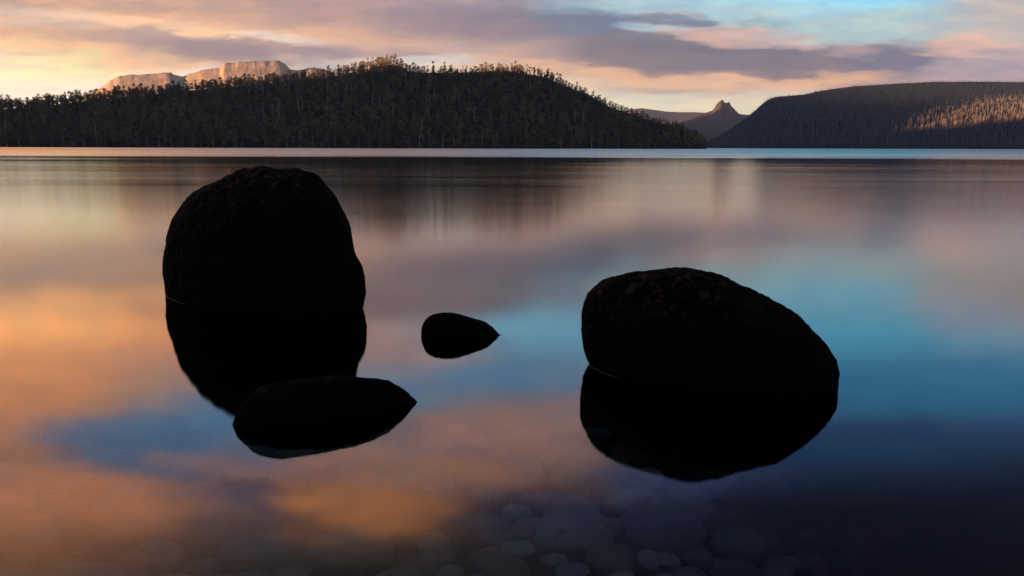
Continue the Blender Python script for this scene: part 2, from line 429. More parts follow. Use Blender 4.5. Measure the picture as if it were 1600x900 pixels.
def build_water():
    m, nt = new_mat('lake_water')
    t = NT(nt)
    pos = t.n('ShaderNodeNewGeometry').outputs['Position']
    sep = t.n('ShaderNodeSeparateXYZ'); t.put(sep.inputs[0], pos)
    x, y, z = sep.outputs
    ly = t.m('LOGARITHM', t.m('MAXIMUM', y, 0.5), 10.0)
    cmb = t.n('ShaderNodeCombineXYZ')
    t.put(cmb.inputs[0], t.m('DIVIDE', x, t.m('MAXIMUM', y, 2.0)))
    t.put(cmb.inputs[1], ly)
    # breeze lanes: long bands of ripples across the far water
    f, _ = t.noise(t.mapv(cmb.outputs[0], (1.1, 16.0, 1.0)), 1.0, 4, 0.6)
    f2, _ = t.noise(t.mapv(cmb.outputs[0], (0.7, 40.0, 1.0), (3, 7, 0)), 1.0, 3, 0.6)
    lane = t.m('ADD', t.m('MULTIPLY', t.m('SUBTRACT', f, 0.5), 0.5), t.m('MULTIPLY', t.m('SUBTRACT', f2, 0.5), 0.35))
    lyw = t.m('ADD', ly, t.m('MULTIPLY', lane, 0.36))
    base = t.ramp(t.rng(lyw, 0.4, 3.0), [((math.log10(d) - 0.4) / 2.6, (r, r, r)) for d, r in
                 ((2.6, 0.05), (5.0, 0.065), (9, 0.085), (20, 0.125), (40, 0.145), (55, 0.145), (70, 0.135), (95, 0.12), (110, 0.12), (126, 0.28), (300, 0.34), (900, 0.34))])
    rough = t.m('MULTIPLY_ADD', lane, t.rng(ly, 1.2, 1.9, 0.0, 0.30), base)
    rough = t.m('MAXIMUM', rough, 0.05)
    gl = t.n('ShaderNodeBsdfGlossy', distribution='BECKMANN')
    gl.inputs['Color'].default_value = (1, 1, 1, 1)
    t.put(gl.inputs['Roughness'], rough)
    fr = t.n('ShaderNodeFresnel'); fr.inputs['IOR'].default_value = IOR
    # rippled water shows the faces of the ripples that lean towards the viewer
    geo = t.n('ShaderNodeNewGeometry')
    tilt = t.n('ShaderNodeVectorMath', operation='SCALE')
    t.put(tilt.inputs[0], geo.outputs['Incoming']); t.put(tilt.inputs[3], t.m('MULTIPLY', t.m('POWER', t.m('MAXIMUM', t.m('SUBTRACT', rough, 0.1), 0.0), 2.0), 2.4))
    add = t.n('ShaderNodeVectorMath', operation='ADD')
    t.put(add.inputs[0], geo.outputs['Normal']); t.put(add.inputs[1], tilt.outputs[0])
    nrm = t.n('ShaderNodeVectorMath', operation='NORMALIZE'); t.put(nrm.inputs[0], add.outputs[0])
    t.put(fr.inputs['Normal'], nrm.outputs[0])
    tr = t.n('ShaderNodeBsdfTransparent'); tr.inputs[0].default_value = (0.9, 0.93, 0.92, 1)
    mx = t.n('ShaderNodeMixShader')
    t.put(mx.inputs[0], fr.outputs[0])
    nt.links.new(tr.outputs[0], mx.inputs[1]); nt.links.new(gl.outputs[0], mx.inputs[2])
    ab = t.n('ShaderNodeVolumeAbsorption')
    ab.inputs['Color'].default_value = (0.36, 0.50, 0.58, 1)
    ab.inputs['Density'].default_value = 1.5
    o = t.n('ShaderNodeOutputMaterial')
    nt.links.new(mx.outputs[0], o.inputs[0])
    nt.links.new(ab.outputs[0], o.inputs[1])
    bm = bmesh.new()
    R = 14400
    bmesh.ops.create_cube(bm, size=1.0)
    for v in bm.verts:
        v.co = Vector((v.co.x * 2 * R, v.co.y * 2 * R, 0.0 if v.co.z > 0 else -7.5))
    me = bpy.data.meshes.new('water')
    bm.to_mesh(me)
    ob = link('water', me, m)
    ob['kind'] = 'structure'


build_water()

# ------------------------------------------------------------------ boulders
def fbm(p, sc, oct=5, rough=0.5):
    a, s, t = 1.0, 0.0, 0.0
    q = p * sc
    for _ in range(oct):
        s += a * noise.noise(q); t += a
        q = q * 2.03 + Vector((3.1, 1.7, 5.3)); a *= rough
    return s / t


def chaikin(pts, n=2):
    for _ in range(n):
        out = []
        for i in range(len(pts)):
            a, b = pts[i], pts[(i + 1) % len(pts)]
            out += [(a[0] * .75 + b[0] * .25, a[1] * .75 + b[1] * .25), (a[0] * .25 + b[0] * .75, a[1] * .25 + b[1] * .75)]
        pts = out
    return pts


def make_rock(name, outline, yc, shear, depth, mat, na=260, nb=110, amp=0.012, seed=0.0, power=0.8, back=None, lean=0.0):
    """a solid rock: its outline stands on a vertical plane turned by shear; front and back bulge by depth"""
    pts = chaikin(outline, 1)
    xm = sum(p[0] for p in pts) / len(pts); ym = sum(p[1] for p in pts) / len(pts)
    c0 = at_y(xm, ym, yc)
    P3 = []
    for px, py in pts:
        v = ray(px, py)
        # the sight line meets the plane y = yc + shear*(x - c0.x) + lean*z
        s = (yc - shear * c0.x + lean * CAM_H) / (v[1] - shear * v[0] - lean * v[2])
        P3.append(Vector((v[0] * s, v[1] * s, CAM_H + v[2] * s)))
    # resample by length
    Ls = [0.0]
    for i in range(len(P3)): Ls.append(Ls[-1] + (P3[(i + 1) % len(P3)] - P3[i]).length)
    tot = Ls[-1]
    ring = []
    j = 0
    for k in range(na):
        d = tot * k / na
        while Ls[j + 1] < d: j += 1
        a, b = P3[j], P3[(j + 1) % len(P3)]
        f = (d - Ls[j]) / max(Ls[j + 1] - Ls[j], 1e-9)
        ring.append(a.lerp(b, f))
    c = sum(ring, Vector()) / na
    dv = (c - Vector((0, 0, CAM_H))).normalized()
    V = np.zeros((nb + 1, na, 3))
    for i in range(nb + 1):
        ph = -PI / 2 + PI * i / nb
        cs = max(math.cos(ph), 0.0) ** power
        sn = math.copysign(abs(math.sin(ph)) ** 1.0, ph)
        dd = depth if ph < 0 else (back or depth)
        for k in range(na):
            r = ring[k] - c
            p = c + r * cs + dv * (dd * sn)
            q = p + Vector((seed, seed * 1.7, 0))
            nn = (r.normalized() * cs + dv * sn).normalized()
            h = amp * (1.3 * fbm(q, 3.0, 4) + 0.8 * fbm(q, 9.0, 4) + 0.5 * fbm(q, 34.0, 3) + 0.22 * fbm(q, 90.0, 2) + 1.1 * (noise.voronoi(q * 3.1)[0][0] - 0.4) + 0.5 * (noise.voronoi(q * 8.0)[0][0] - 0.4))
            p = p + nn * h
            V[i, k] = p
    ob_me = grid_mesh(name, V.transpose(1, 0, 2), True, close_u=True)
    o = link(name, ob_me, mat)
    return o, c


def rock_material():
    m, nt = new_mat('shade_black_dolerite')
    t = NT(nt)
    tc = t.n('ShaderNodeTexCoord').outputs['Object']
    f, _ = t.noise(tc, 4.0, 8, 0.6)
    col = t.mix(t.rng(f, 0.35, 0.7, smooth=True), (0.0012, 0.001, 0.0009, 1), (0.004, 0.0028, 0.0022, 1))  # darker than the stone itself: deep backlit shade is put into the base colour
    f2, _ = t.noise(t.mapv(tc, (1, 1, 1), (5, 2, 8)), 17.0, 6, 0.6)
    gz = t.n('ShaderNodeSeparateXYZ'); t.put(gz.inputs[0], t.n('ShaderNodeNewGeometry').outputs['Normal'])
    lich_glow = t.m('MULTIPLY', t.rng(f2, 0.50, 0.64, smooth=True), t.rng(t.m('SUBTRACT', gz.outputs[2], t.m('MULTIPLY', gz.outputs[0], 0.8)), 0.55, 1.2))
    col = t.mix(lich_glow, col, (0.034, 0.016, 0.0095, 1))       # lichen crusts, with the left sky glow painted in on upper left faces
    b = t.n('ShaderNodeBsdfPrincipled')
    t.put(b.inputs['Base Color'], col)
    b.inputs['Roughness'].default_value = 0.85
    b.inputs['Specular IOR Level'].default_value = 0.02
    fb, _ = t.noise(tc, 60.0, 8, 0.7)
    bn = t.n('ShaderNodeBump'); bn.inputs['Distance'].default_value = 0.012
    t.put(bn.inputs['Height'], fb)
    t.put(b.inputs['Normal'], bn.outputs[0])
    o = t.n('ShaderNodeOutputMaterial')
    nt.links.new(b.outputs[0], o.inputs[0])
    return m


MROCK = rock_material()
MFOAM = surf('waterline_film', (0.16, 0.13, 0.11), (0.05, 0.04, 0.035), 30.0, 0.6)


def waterline(rock, lo_ang, hi_ang, width, name='waterline_film'):
    """the thin bright film where the lake laps at the stone, on part of its foot"""
    me = rock.data
    n = len(me.vertices)
    co = np.empty(n * 3, np.float32); me.vertices.foreach_get('co', co); co = co.reshape(-1, 3)
    c = co.mean(0)
    # crossings of the rock's edges with the water plane
    e = np.empty(len(me.edges) * 2, np.int32); me.edges.foreach_get('vertices', e); e = e.reshape(-1, 2)
    a, b = co[e[:, 0]], co[e[:, 1]]
    mk = (a[:, 2] > 0) != (b[:, 2] > 0)
    a, b = a[mk], b[mk]
    f = (a[:, 2] / (a[:, 2] - b[:, 2]))[:, None]
    p = a + (b - a) * f
    ang = np.degrees(np.arctan2(p[:, 1] - c[1], p[:, 0] - c[0]))
    ang = np.where(ang > 0, ang - 360, ang)
    sel = (ang > lo_ang) & (ang < hi_ang)
    p, ang = p[sel], ang[sel]
    od = np.argsort(ang); p, ang = p[od], ang[od]
    nb = 90
    bins = np.linspace(lo_ang, hi_ang, nb)
    px_ = np.interp(bins, ang, p[:, 0]); py_ = np.interp(bins, ang, p[:, 1])
    ker = np.ones(5) / 5
    sx = np.convolve(np.pad(px_, 2, 'edge'), ker, 'valid'); sy = np.convolve(np.pad(py_, 2, 'edge'), ker, 'valid')
    V = np.zeros((nb, 6, 3))
    for i in range(nb):
        d = np.array([sx[i] - c[0], sy[i] - c[1]]); d /= np.linalg.norm(d)
        w = width * (0.55 + 0.9 * noise.noise(Vector((i * 0.31, c[0] * 3, 0)))) * math.sin(PI * (i + 0.5) / nb) ** 0.5
        w = max(w, 0.0008)
        for k in range(6):
            an = 2 * PI * k / 6
            off = 0.004 + w * math.cos(an)
            V[i, k] = (sx[i] + d[0] * off, sy[i] + d[1] * off, 0.0015 + w * 0.7 * math.sin(an))
    V = np.concatenate([V, V[:, :1]], 1)
    return link(name, grid_mesh(name, V), MFOAM, rock)


big = [(263, 478), (257, 440), (256, 405), (261, 375), (267, 352), (281, 326), (299, 306), (322, 292), (350, 279), (372, 269),
       (392, 264), (412, 262), (432, 265), (452, 265), (471, 267), (491, 275), (508, 288), (523, 305), (535, 325), (543, 345),
       (547, 370), (553, 392), (563, 410), (569, 432), (569, 462), (560, 500), (520, 545), (450, 565), (360, 560), (300, 535), (272, 505)]
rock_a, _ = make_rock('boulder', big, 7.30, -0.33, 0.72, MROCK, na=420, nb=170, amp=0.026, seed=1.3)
setp(rock_a, 'tallest rounded black boulder standing in the lake below the forested hill', 'boulder')
right = [(917, 550), (911, 520), (911, 490), (917, 468), (930, 448), (946, 436), (975, 429), (1005, 424), (1040, 423), (1075, 420),
         (1105, 424), (1125, 431), (1150, 442), (1180, 457), (1212, 474), (1243, 494), (1268, 515), (1288, 537), (1302, 560), (1307, 577), (1308, 594),
         (1303, 620), (1270, 655), (1180, 690), (1080, 690), (990, 660), (935, 600)]
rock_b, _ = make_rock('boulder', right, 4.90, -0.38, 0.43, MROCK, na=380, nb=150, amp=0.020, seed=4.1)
setp(rock_b, 'broad black boulder sloping down to one side with lichen along its top edge', 'boulder')
small = [(658, 536), (657.5, 528), (658, 520), (659, 511), (664, 500), (674, 492), (690, 489), (712, 490), (733, 495), (752, 501), (766, 509), (774, 517), (780, 523), (790, 528), (806, 532), (792, 536),
         (770, 552), (720, 560), (675, 550)]
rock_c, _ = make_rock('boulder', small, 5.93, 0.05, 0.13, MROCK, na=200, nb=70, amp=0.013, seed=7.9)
setp(rock_c, 'small dark stone just breaking the water between the two large boulders', 'boulder')
low = [(366, 672), (366, 660), (369, 645), (382, 627), (405, 608), (445, 594), (500, 589), (560, 590), (598, 593), (622, 604), (634, 613), (641, 620), (650, 628), (646, 633),
       (625, 660), (560, 690), (480, 705), (410, 695)]
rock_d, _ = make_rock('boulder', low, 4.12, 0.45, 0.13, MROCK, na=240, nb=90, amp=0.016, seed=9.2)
setp(rock_d, 'low flat black rock awash in front of the tallest boulder', 'boulder')
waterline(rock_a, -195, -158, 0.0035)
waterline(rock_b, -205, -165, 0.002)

# ------------------------------------------------------------------ stones on the lake floor
MSTONE = [surf('river_stone_grey', (0.085, 0.085, 0.08), (0.15, 0.145, 0.13), 5.0, 0.7, None, 0.002, 25, rnd=0.25),
          surf('river_stone_tan', (0.16, 0.135, 0.10), (0.26, 0.22, 0.16), 4.0, 0.7, (0.10, 0.075, 0.05), 0.002, 25, rnd=0.25),
          surf('river_stone_rust', (0.11, 0.075, 0.055), (0.17, 0.12, 0.08), 4.0, 0.7, None, 0.002, 25, rnd=0.25)]


def stone_mesh(k):
    bm = bmesh.new()
    bmesh.ops.create_icosphere(bm, subdivisions=4, radius=1.0)
    off = Vector((k * 7.3, k * 3.1, k * 1.9))
    for v in bm.verts:
        n = v.co.normalized()
        s = 1 + 0.22 * fbm(n * 0.8 + off, 1.0, 2) + 0.05 * fbm(n + off, 3.0, 3)
        q = Vector((abs(n.x) ** 0.85 * math.copysign(1, n.x), abs(n.y) ** 0.85 * math.copysign(1, n.y), abs(n.z) ** 0.8 * math.copysign(1, n.z)))
        v.co = q * s
    for f in bm.faces: f.smooth = True
    me = bpy.data.meshes.new('lake_stone')
    bm.to_mesh(me); bm.free()
    return me


STONES = []
for mt in MSTONE:
    for k in range(3):
        me = stone_mesh(len(STONES)); me.materials.append(mt); STONES.append(me)


def put_stone(x, y, a, b, c, rot, label, group=None, mesh=None):
    zb = float(bed_z(np.array(x), np.array(y)))
    o = bpy.data.objects.new('lake_stone', mesh or random.choice(STONES))
    COL.objects.link(o)
    o.location = (x, y, zb + c * 0.3)
    o.scale = (a, b, c)
    o.rotation_euler = (random.uniform(-.12, .12), random.uniform(-.12, .12), rot)
    setp(o, label, 'stone', group)
    return o


placed = []
TR = [  # the stones one can make out: px, py, half width, label
    (1180, 752, 62, 'wide pale slab of stone under water just past the broad boulder'),
    (1078, 771, 38, 'round submerged stone beside the wide pale slab'),
    (1132, 805, 46, 'tilted grey stone under water below the wide pale slab'),
    (1030, 818, 72, 'long submerged stone with a straight sloping upper edge'),
    (893, 785, 48, 'pale topped submerged stone at the edge of the orange reflection'),
    (1290, 815, 88, 'largest dark stone sunk in the deep blue water'),
    (1292, 757, 44, 'dim oval stone in the blue water past the slab'),
    (1150, 842, 52, 'flat dark stone under water below the tilted grey stone'),
    (1085, 855, 34, 'small round submerged stone between the flat dark stone and the pointed light stone'),
    (892, 878, 32, 'domed stone at the bottom edge in brownish dark water'),
    (1040, 858, 24, 'pointed light stone in a crowd of small dark stones'),
    (240, 862, 52, 'long pale stone under water in the orange reflection near the bottom'),
    (312, 872, 34, 'angular grey stone under water next to the long pale stone'),
    (165, 842, 44, 'rounded stone glowing orange brown under the cloud reflection'),
    (400, 850, 58, 'large grey stone under water below the violet gap in the clouds'),
    (385, 778, 62, 'broad faint stone under the violet gap in the reflected clouds'),
    (545, 850, 72, 'wide brown stone under the brightest orange reflection at the bottom'),
    (652, 877, 36, 'oval brown stone at the bottom edge right of the orange glow'),
    (190, 708, 36, 'faint pale stone under the blue patch of reflected sky'),
    (188, 730, 30, 'smaller faint stone under the blue patch of reflected sky'),
]
for px, py, rw, lab in TR:
    p = at_z(px, py, -0.45)
    for _ in range(4):
        p = at_z(px, py, float(bed_z(np.array(p.x), np.array(p.y))) + 0.07)
    a = rw * p.y / F
    b = a * random.uniform(0.7, 0.95)
    c = a * random.uniform(0.42, 0.55)
    placed.append((p.x, p.y, (a + b) / 2))
    put_stone(p.x, p.y, a, b, c, random.uniform(-.3, .3), lab)


def stone_zone(x, y):
    if x < -0.9: return ('rounded cobble under the orange and blue reflections left of the low rock', 'cobbles under the orange reflection')
    if x < 0.55: return ('rounded cobble on the lake floor below the low black rock and the orange glow', 'cobbles below the low rock')
    return ('dim cobble on the lake floor in the dark blue water around the broad boulder', 'cobbles in the dark blue water')


tries = 0
while len(placed) < 270 and tries < 9000:
    tries += 1
    y = random.uniform(2.9, 5.3)
    x = random.uniform(-0.68, 0.68) * (y + 0.3)
    a = random.choice((0.07, 0.09, 0.11, 0.14, 0.19)) * random.uniform(0.8, 1.25)
    if any((x - q[0]) ** 2 + (y - q[1]) ** 2 < (0.8 * (a + q[2])) ** 2 for q in placed): continue
    if (x + 1.05) ** 2 + ((y - 3.75) * 1.3) ** 2 < 0.5: continue
    placed.append((x, y, a))
    lab, grp = stone_zone(x, y)
    put_stone(x, y, a * random.uniform(1, 1.3), a * random.uniform(.75, 1), a * random.uniform(.4, .65), random.uniform(0, PI), lab, grp)

# ------------------------------------------------------------------ hills
def prof(pts, x):
    return np.interp(x, [p[0] for p in pts], [p[1] for p in pts])


def vnoise(X, Y, sc, oct=4, seed=0.0):
    out = np.empty(X.size)
    xf, yf = X.ravel(), Y.ravel()
    for i in range(X.size):
        out[i] = fbm(Vector((xf[i] * sc + seed, yf[i] * sc, seed)), 1.0, oct)
    return out.reshape(X.shape)


class Hill:
    """a hill whose crest follows a traced skyline: columns fan out from the view point, each rises from the
    shore (t=0) to the crest (t=1) and falls away behind (t=2)"""

    def __init__(s, sky, shore, crest, back, shape=lambda t: t, namp=4.0, nsc=0.01, seed=0.0, lift=0.0, soft=0.0, crag=0.0):
        s.sky, s.shore, s.crest, s.back, s.shape = sky, shore, crest, back, shape
        s.namp, s.nsc, s.seed, s.lift, s.soft, s.crag = namp, nsc, seed, lift, soft, crag

    def point(s, px, t):
        px = np.asarray(px, float); t = np.asarray(t, float)
        ys, yc, yb = prof(s.shore, px), prof(s.crest, px), prof(s.back, px)
        py = prof(s.sky, px)
        if s.soft:
            ks = np.linspace(-1.5, 1.5, 13)
            wk = np.exp(-ks * ks)
            low = sum(w_ * prof(s.sky, px + k_ * s.soft) for w_, k_ in zip(wk, ks)) / wk.sum()
            f = np.clip(np.abs(1 - t) * 2.2, 0, 1) ** 0.8
            py = py * (1 - f) + (low + 2) * f
        v = np.stack([CAM_R @ np.array([(a - W / 2) / F, (H / 2 - b) / F, -1.0]) for a, b in zip(px.ravel(), py.ravel())]).reshape(px.shape + (3,))
        zc = CAM_H + v[..., 2] / v[..., 1] * yc - s.lift
        y = np.where(t <= 1, ys + (yc - ys) * t, yc + (yb - yc) * (t - 1))
        k = np.where(t <= 1, s.shape(np.clip(t, 0, 1)), np.cos(np.clip(t - 1, 0, 1) * PI / 2))
        z = -1.5 + (zc + 1.5) * k
        x = v[..., 0] / v[..., 1] * y
        env = np.clip(t, 0, 1) * np.clip(1.05 - t, 0.12, 1)
        if s.crag:
            z = z + s.crag * np.abs(vnoise(x, y, 0.011, 4, s.seed + 9)) * np.clip(1.15 - np.abs(1 - t) * 2.5, 0, 1) - 0.25 * s.crag
        z = z + s.namp * vnoise(x, y, s.nsc, 5, s.seed) * 2.2 * env
        return np.stack([x, y, z], -1)

    def mesh(s, name, x0, x1, nx, nt_, tmax=2.0):
        px, t = np.meshgrid(np.linspace(x0, x1, nx), np.linspace(0, tmax, nt_), indexing='ij')
        P = s.point(px, t)
        return grid_mesh(name, P)


# wooded hill across the bay
MAIN_SKY = [(-700, 200), (-300, 182), (0, 171), (40, 168), (100, 162), (160, 155), (240, 147), (330, 138), (420, 130), (470, 124), (520, 119), (560, 110), (585, 104), (600, 101),
            (622, 102), (634, 110), (645, 113), (700, 113.5), (750, 112), (775, 109.5), (800, 112), (850, 120), (880, 133), (920, 147), (950, 165), (1000, 183), (1050, 196), (1085, 209), (1104, 229)]
MAIN = Hill(MAIN_SKY, [(-700, 820), (0, 860), (500, 880), (900, 960), (1104, 1040)],
            [(-700, 1150), (0, 1200), (600, 1280), (850, 1300), (1000, 1180), (1104, 1060)],
            [(-700, 1700), (0, 1800), (600, 1900), (1000, 1500), (1104, 1100)],
            shape=lambda t: 0.35 * t + 0.65 * np.sin(t * PI / 2) ** 1.3, namp=5.0, nsc=0.012, seed=2.0)
MSOIL = surf('forest_floor', (0.018, 0.015, 0.010), (0.03, 0.026, 0.017), 0.05, 1.0, spec=0.0)
o = link('hill', MAIN.mesh('hill', -700, 1104, 260, 60), MSOIL); o['kind'] = 'structure'

# long plateau on the far side; a gap in the added range lets sun onto its slope
RIGHT_SKY = [(1085, 236), (1105, 228), (1120, 217), (1135, 206), (1160, 189), (1180, 172), (1195, 158), (1203, 153), (1215, 150), (1260, 146), (1280, 141), (1300, 138), (1340, 133), (1380, 130.5),
             (1430, 128), (1460, 126.5), (1520, 126), (1600, 127), (1900, 132), (2300, 150)]
RIGHT = Hill(RIGHT_SKY, [(1085, 3000), (1300, 2900), (1600, 2700), (2300, 2200)],
             [(1085, 3500), (1300, 3900), (1600, 3900), (2300, 3600)],
             [(1085, 4300), (1600, 5600), (2300, 5600)],
             shape=lambda t: 0.55 * t + 0.45 * np.sin(t * PI / 2), namp=11.0, nsc=0.004, seed=5.0, lift=3)
MSOIL2 = surf('far_forest_floor', (0.02, 0.017, 0.012), (0.035, 0.028, 0.02), 0.02, 1.0, spec=0.0)
o = link('hill', RIGHT.mesh('hill', 1085, 2300, 240, 60), MSOIL2); o['kind'] = 'structure'

# the twin horned peak in the gap
PEAK_SKY = [(960, 200), (1030, 193), (1060, 191), (1078, 185), (1092, 178), (1104, 174.5), (1112, 172), (1116, 169), (1119, 163), (1122, 158.5), (1126, 155), (1129, 154), (1131, 157), (1133, 160.5),
            (1135, 159), (1138, 158), (1140, 159), (1142, 163), (1147, 168), (1150, 172), (1156, 177), (1163, 181), (1172, 188), (1200, 200), (1300, 215)]
PEAK = Hill(PEAK_SKY, [(960, 5600), (1300, 5600)], [(960, 7600), (1300, 7600)], [(960, 9400), (1300, 9400)],
            shape=lambda t: t ** 1.25, namp=26.0, nsc=0.003, seed=8.0, soft=13, crag=34.0)
MPEAK = surf('bare_peak_rock', (0.018, 0.016, 0.015), (0.034, 0.028, 0.025), 0.006, 1.0, (0.025, 0.025, 0.018), spec=0.0, bump=18.0, bscale=0.008)
o = link('mountain', PEAK.mesh('mountain', 960, 1300, 240, 70), MPEAK); o['kind'] = 'structure'
# low range behind it
LOW_SKY = [(900, 190), (960, 176), (990, 170), (1003, 168.5), (1020, 171), (1040, 174), (1060, 175), (1085, 175), (1110, 176), (1160, 178), (1240, 186), (1300, 195)]
LOW = Hill(LOW_SKY, [(900, 9000), (1300, 9000)], [(900, 10500), (1300, 10500)], [(900, 11800), (1300, 11800)],
           namp=18, nsc=0.002, seed=3.0)
o = link('mountain', LOW.mesh('mountain', 900, 1300, 90, 30), MPEAK); o['kind'] = 'structure'
# table mountain at the left
TABLE_SKY = [(-200, 215), (60, 190), (120, 160), (160, 134), (172, 124), (187, 118), (205, 115.5), (225, 115.5), (243, 114), (260, 112), (267, 112), (271, 116), (286, 118.5), (300, 113), (315, 108.5), (330, 106), (345, 104.5),
             (346.5, 98.5), (352, 97), (368, 97), (371, 95), (400, 94.5), (430, 94), (438, 94.5), (446, 99), (454, 108), (470, 109), (485, 104.5), (500, 105), (540, 118), (700, 150)]
TABLE = Hill(TABLE_SKY, [(-200, 4200), (700, 4200)], [(-200, 6200), (700, 6200)], [(-200, 7600), (700, 7600)],
             shape=lambda t: 0.6 * t ** 1.5 + 0.4 * t ** 9, namp=20.0, nsc=0.006, seed=6.0, soft=40, crag=20.0)
MTABLE = surf('pale_cliff_rock', (0.11, 0.088, 0.07), (0.175, 0.142, 0.115), 0.02, 1.0, spec=0.0, bump=7.0, bscale=0.02, stretch=(1, 1, 0.5))
o = link('mountain', TABLE.mesh('mountain', -200, 700, 420, 90), MTABLE); o['kind'] = 'structure'

# unseen range added outside the picture, its crest shaped to shade the bay
def shade_range():
    sh = np.array([math.sin(SUN_AZ), math.cos(SUN_AZ)]); pw = np.array([math.cos(SUN_AZ), -math.sin(SUN_AZ)])
    te = math.tan(SUN_EL)
    HW = [(-700, 130), (0, 130), (900, 150), (1100, 150), (1180, 134), (1212, 126), (1235, 117), (1260, 106), (1300, 100), (1340, 104), (1500, 150), (1900, 180), (2400, 225),
          (2600, 215), (2650, 178), (2668, 126), (2690, 134), (2725, 158), (2755, 172), (2810, 205), (2869, 246), (2915, 284), (3001, 345), (3106, 430), (3300, 560), (3600, 640), (4200, 600), (4800, 300), (5200, 60)]
    w = np.linspace(-700, 5200, 420)
    zref = np.interp(w, [q[0] for q in HW], [q[1] for q in HW])
    a = 900 + 0.75 * np.maximum(w, 0)
    aref = np.interp(w, [1500, 2200], [300, -836])
    zc = zref + (a - aref) * te
    tt = np.linspace(-1, 1, 25)
    P = np.zeros((len(w), len(tt), 3))
    for i in range(len(w)):
        for j, q in enumerate(tt):
            b = sh * (a[i] + q * zc[i] * 1.9) + pw * w[i]
            P[i, j] = (b[0], b[1], -3 + (zc[i] + 3) * (1 - abs(q)) ** 0.9)
    o = link('hill', grid_mesh('hill', P), MSOIL2)  # added out of view to cast shade
    o['kind'] = 'structure'


shade_range()

# ------------------------------------------------------------------ trees
def tube(p0, p1, r0, r1, n=5):
    d = (p1 - p0)
    q = d.to_track_quat('Z', 'Y')
    vs = []
    for p, r in ((p0, r0), (p1, r1)):
        for k in range(n):
            a = 2 * PI * k / n
            vs.append(p + q @ Vector((math.cos(a) * r, math.sin(a) * r, 0)))
    fs = [(k, (k + 1) % n, n + (k + 1) % n, n + k) for k in range(n)]
    return vs, fs


class Soup:
    def __init__(s): s.v, s.f = [], []

    def add(s, vs, fs):
        b = len(s.v)
        s.v += [tuple(q) for q in vs]
        s.f += [tuple(b + i for i in f) for f in fs]

    def arrays(s):
        v = np.array(s.v, float)
        fl = np.array([i for f in s.f for i in f]); c = np.array([len(f) for f in s.f])
        return v, fl, c


def eucalypt(rs, h, spread, low, nclump, nleaf, leaf, bare=False):
    """tall gum: leaning tapered trunk, rising limbs, ragged clumps of leaf sprays"""
    tr, cr = Soup(), Soup()
    p = Vector((0, 0, -1.5)); lean = Vector((rs.uniform(-.06, .06), rs.uniform(-.06, .06), 1)).normalized()
    r = h * 0.014 + 0.08
    nodes = []
    segs = 6
    for i in range(segs):
        q = p + (lean + Vector((rs.uniform(-.05, .05), rs.uniform(-.05, .05), 0))) * ((h + 1.5) / segs)
        r2 = r * 0.8
        tr.add(*tube(p, q, r, r2, 6))
        nodes.append((p.copy(), q.copy(), r2)); p, r = q, r2
    tips = [p.copy()]
    nl = rs.randint(7, 11)
    for k in range(nl):
        f = rs.uniform(low, 0.98)
        i = min(int(f * segs), segs - 1)
        a, b, rr = nodes[i]
        s = a.lerp(b, f * segs - i)
        an = rs.uniform(0, 2 * PI)
        ln = spread * rs.uniform(0.55, 1.1) * (1.15 - 0.5 * f)
        mid = s + Vector((math.cos(an) * ln * .5, math.sin(an) * ln * .5, ln * .35))
        e = mid + Vector((math.cos(an) * ln * .45, math.sin(an) * ln * .45, ln * rs.uniform(.35, .7)))
        tr.add(*tube(s, mid, rr * .55, rr * .4, 4)); tr.add(*tube(mid, e, rr * .4, rr * .2, 4))
        tips += [e, mid]
        if bare:
            e2 = mid + Vector((rs.uniform(-1, 1), rs.uniform(-1, 1), rs.uniform(.6, 1.6))) * ln * .35
            tr.add(*tube(mid, e2, rr * .3, rr * .12, 4))
    if not bare:
        for k in range(nclump):
            c = rs.choice(tips) + Vector((rs.gauss(0, .5), rs.gauss(0, .5), rs.gauss(.3, .5))) * spread * .3
            R = spread * rs.uniform(.2, .42)
            for j in range(nleaf):
                d = Vector((rs.gauss(0, 1), rs.gauss(0, 1), rs.gauss(0, .75)))
                q = c + d * R * .55
                w = leaf * rs.uniform(.6, 1.4)
                ax = Vector((rs.gauss(0, 1), rs.gauss(0, 1), rs.gauss(0, .6))).normalized()
                bx = ax.cross(Vector((rs.gauss(0, 1), rs.gauss(0, 1), rs.gauss(0, 1)))).normalized()
                cr.add([q - ax * w * .7, q + bx * w * .35, q + ax * w * .7, q - bx * w * .35], [(0, 1, 2, 3)])
    return tr, cr


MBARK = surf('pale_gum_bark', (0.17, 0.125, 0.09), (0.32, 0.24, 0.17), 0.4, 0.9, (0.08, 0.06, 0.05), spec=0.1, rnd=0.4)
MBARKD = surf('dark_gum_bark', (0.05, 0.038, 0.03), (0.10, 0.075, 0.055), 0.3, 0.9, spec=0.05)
MDEAD = surf('bleached_dead_wood', (0.26, 0.19, 0.14), (0.42, 0.32, 0.24), 0.4, 0.9, spec=0.1, rnd=0.35)
MLEAF = surf('gum_foliage', (0.052, 0.04, 0.022), (0.118, 0.085, 0.046), 0.03, 0.9, (0.15, 0.085, 0.045), spec=0.1, rnd=0.3)
MLEAF_HAZED = surf('hazed_foliage', (0.062, 0.072, 0.084), (0.096, 0.09, 0.088), 0.03, 0.9, (0.2, 0.11, 0.05), spec=0.05, rnd=0.01)  # blue of distance haze painted into the leaf colour

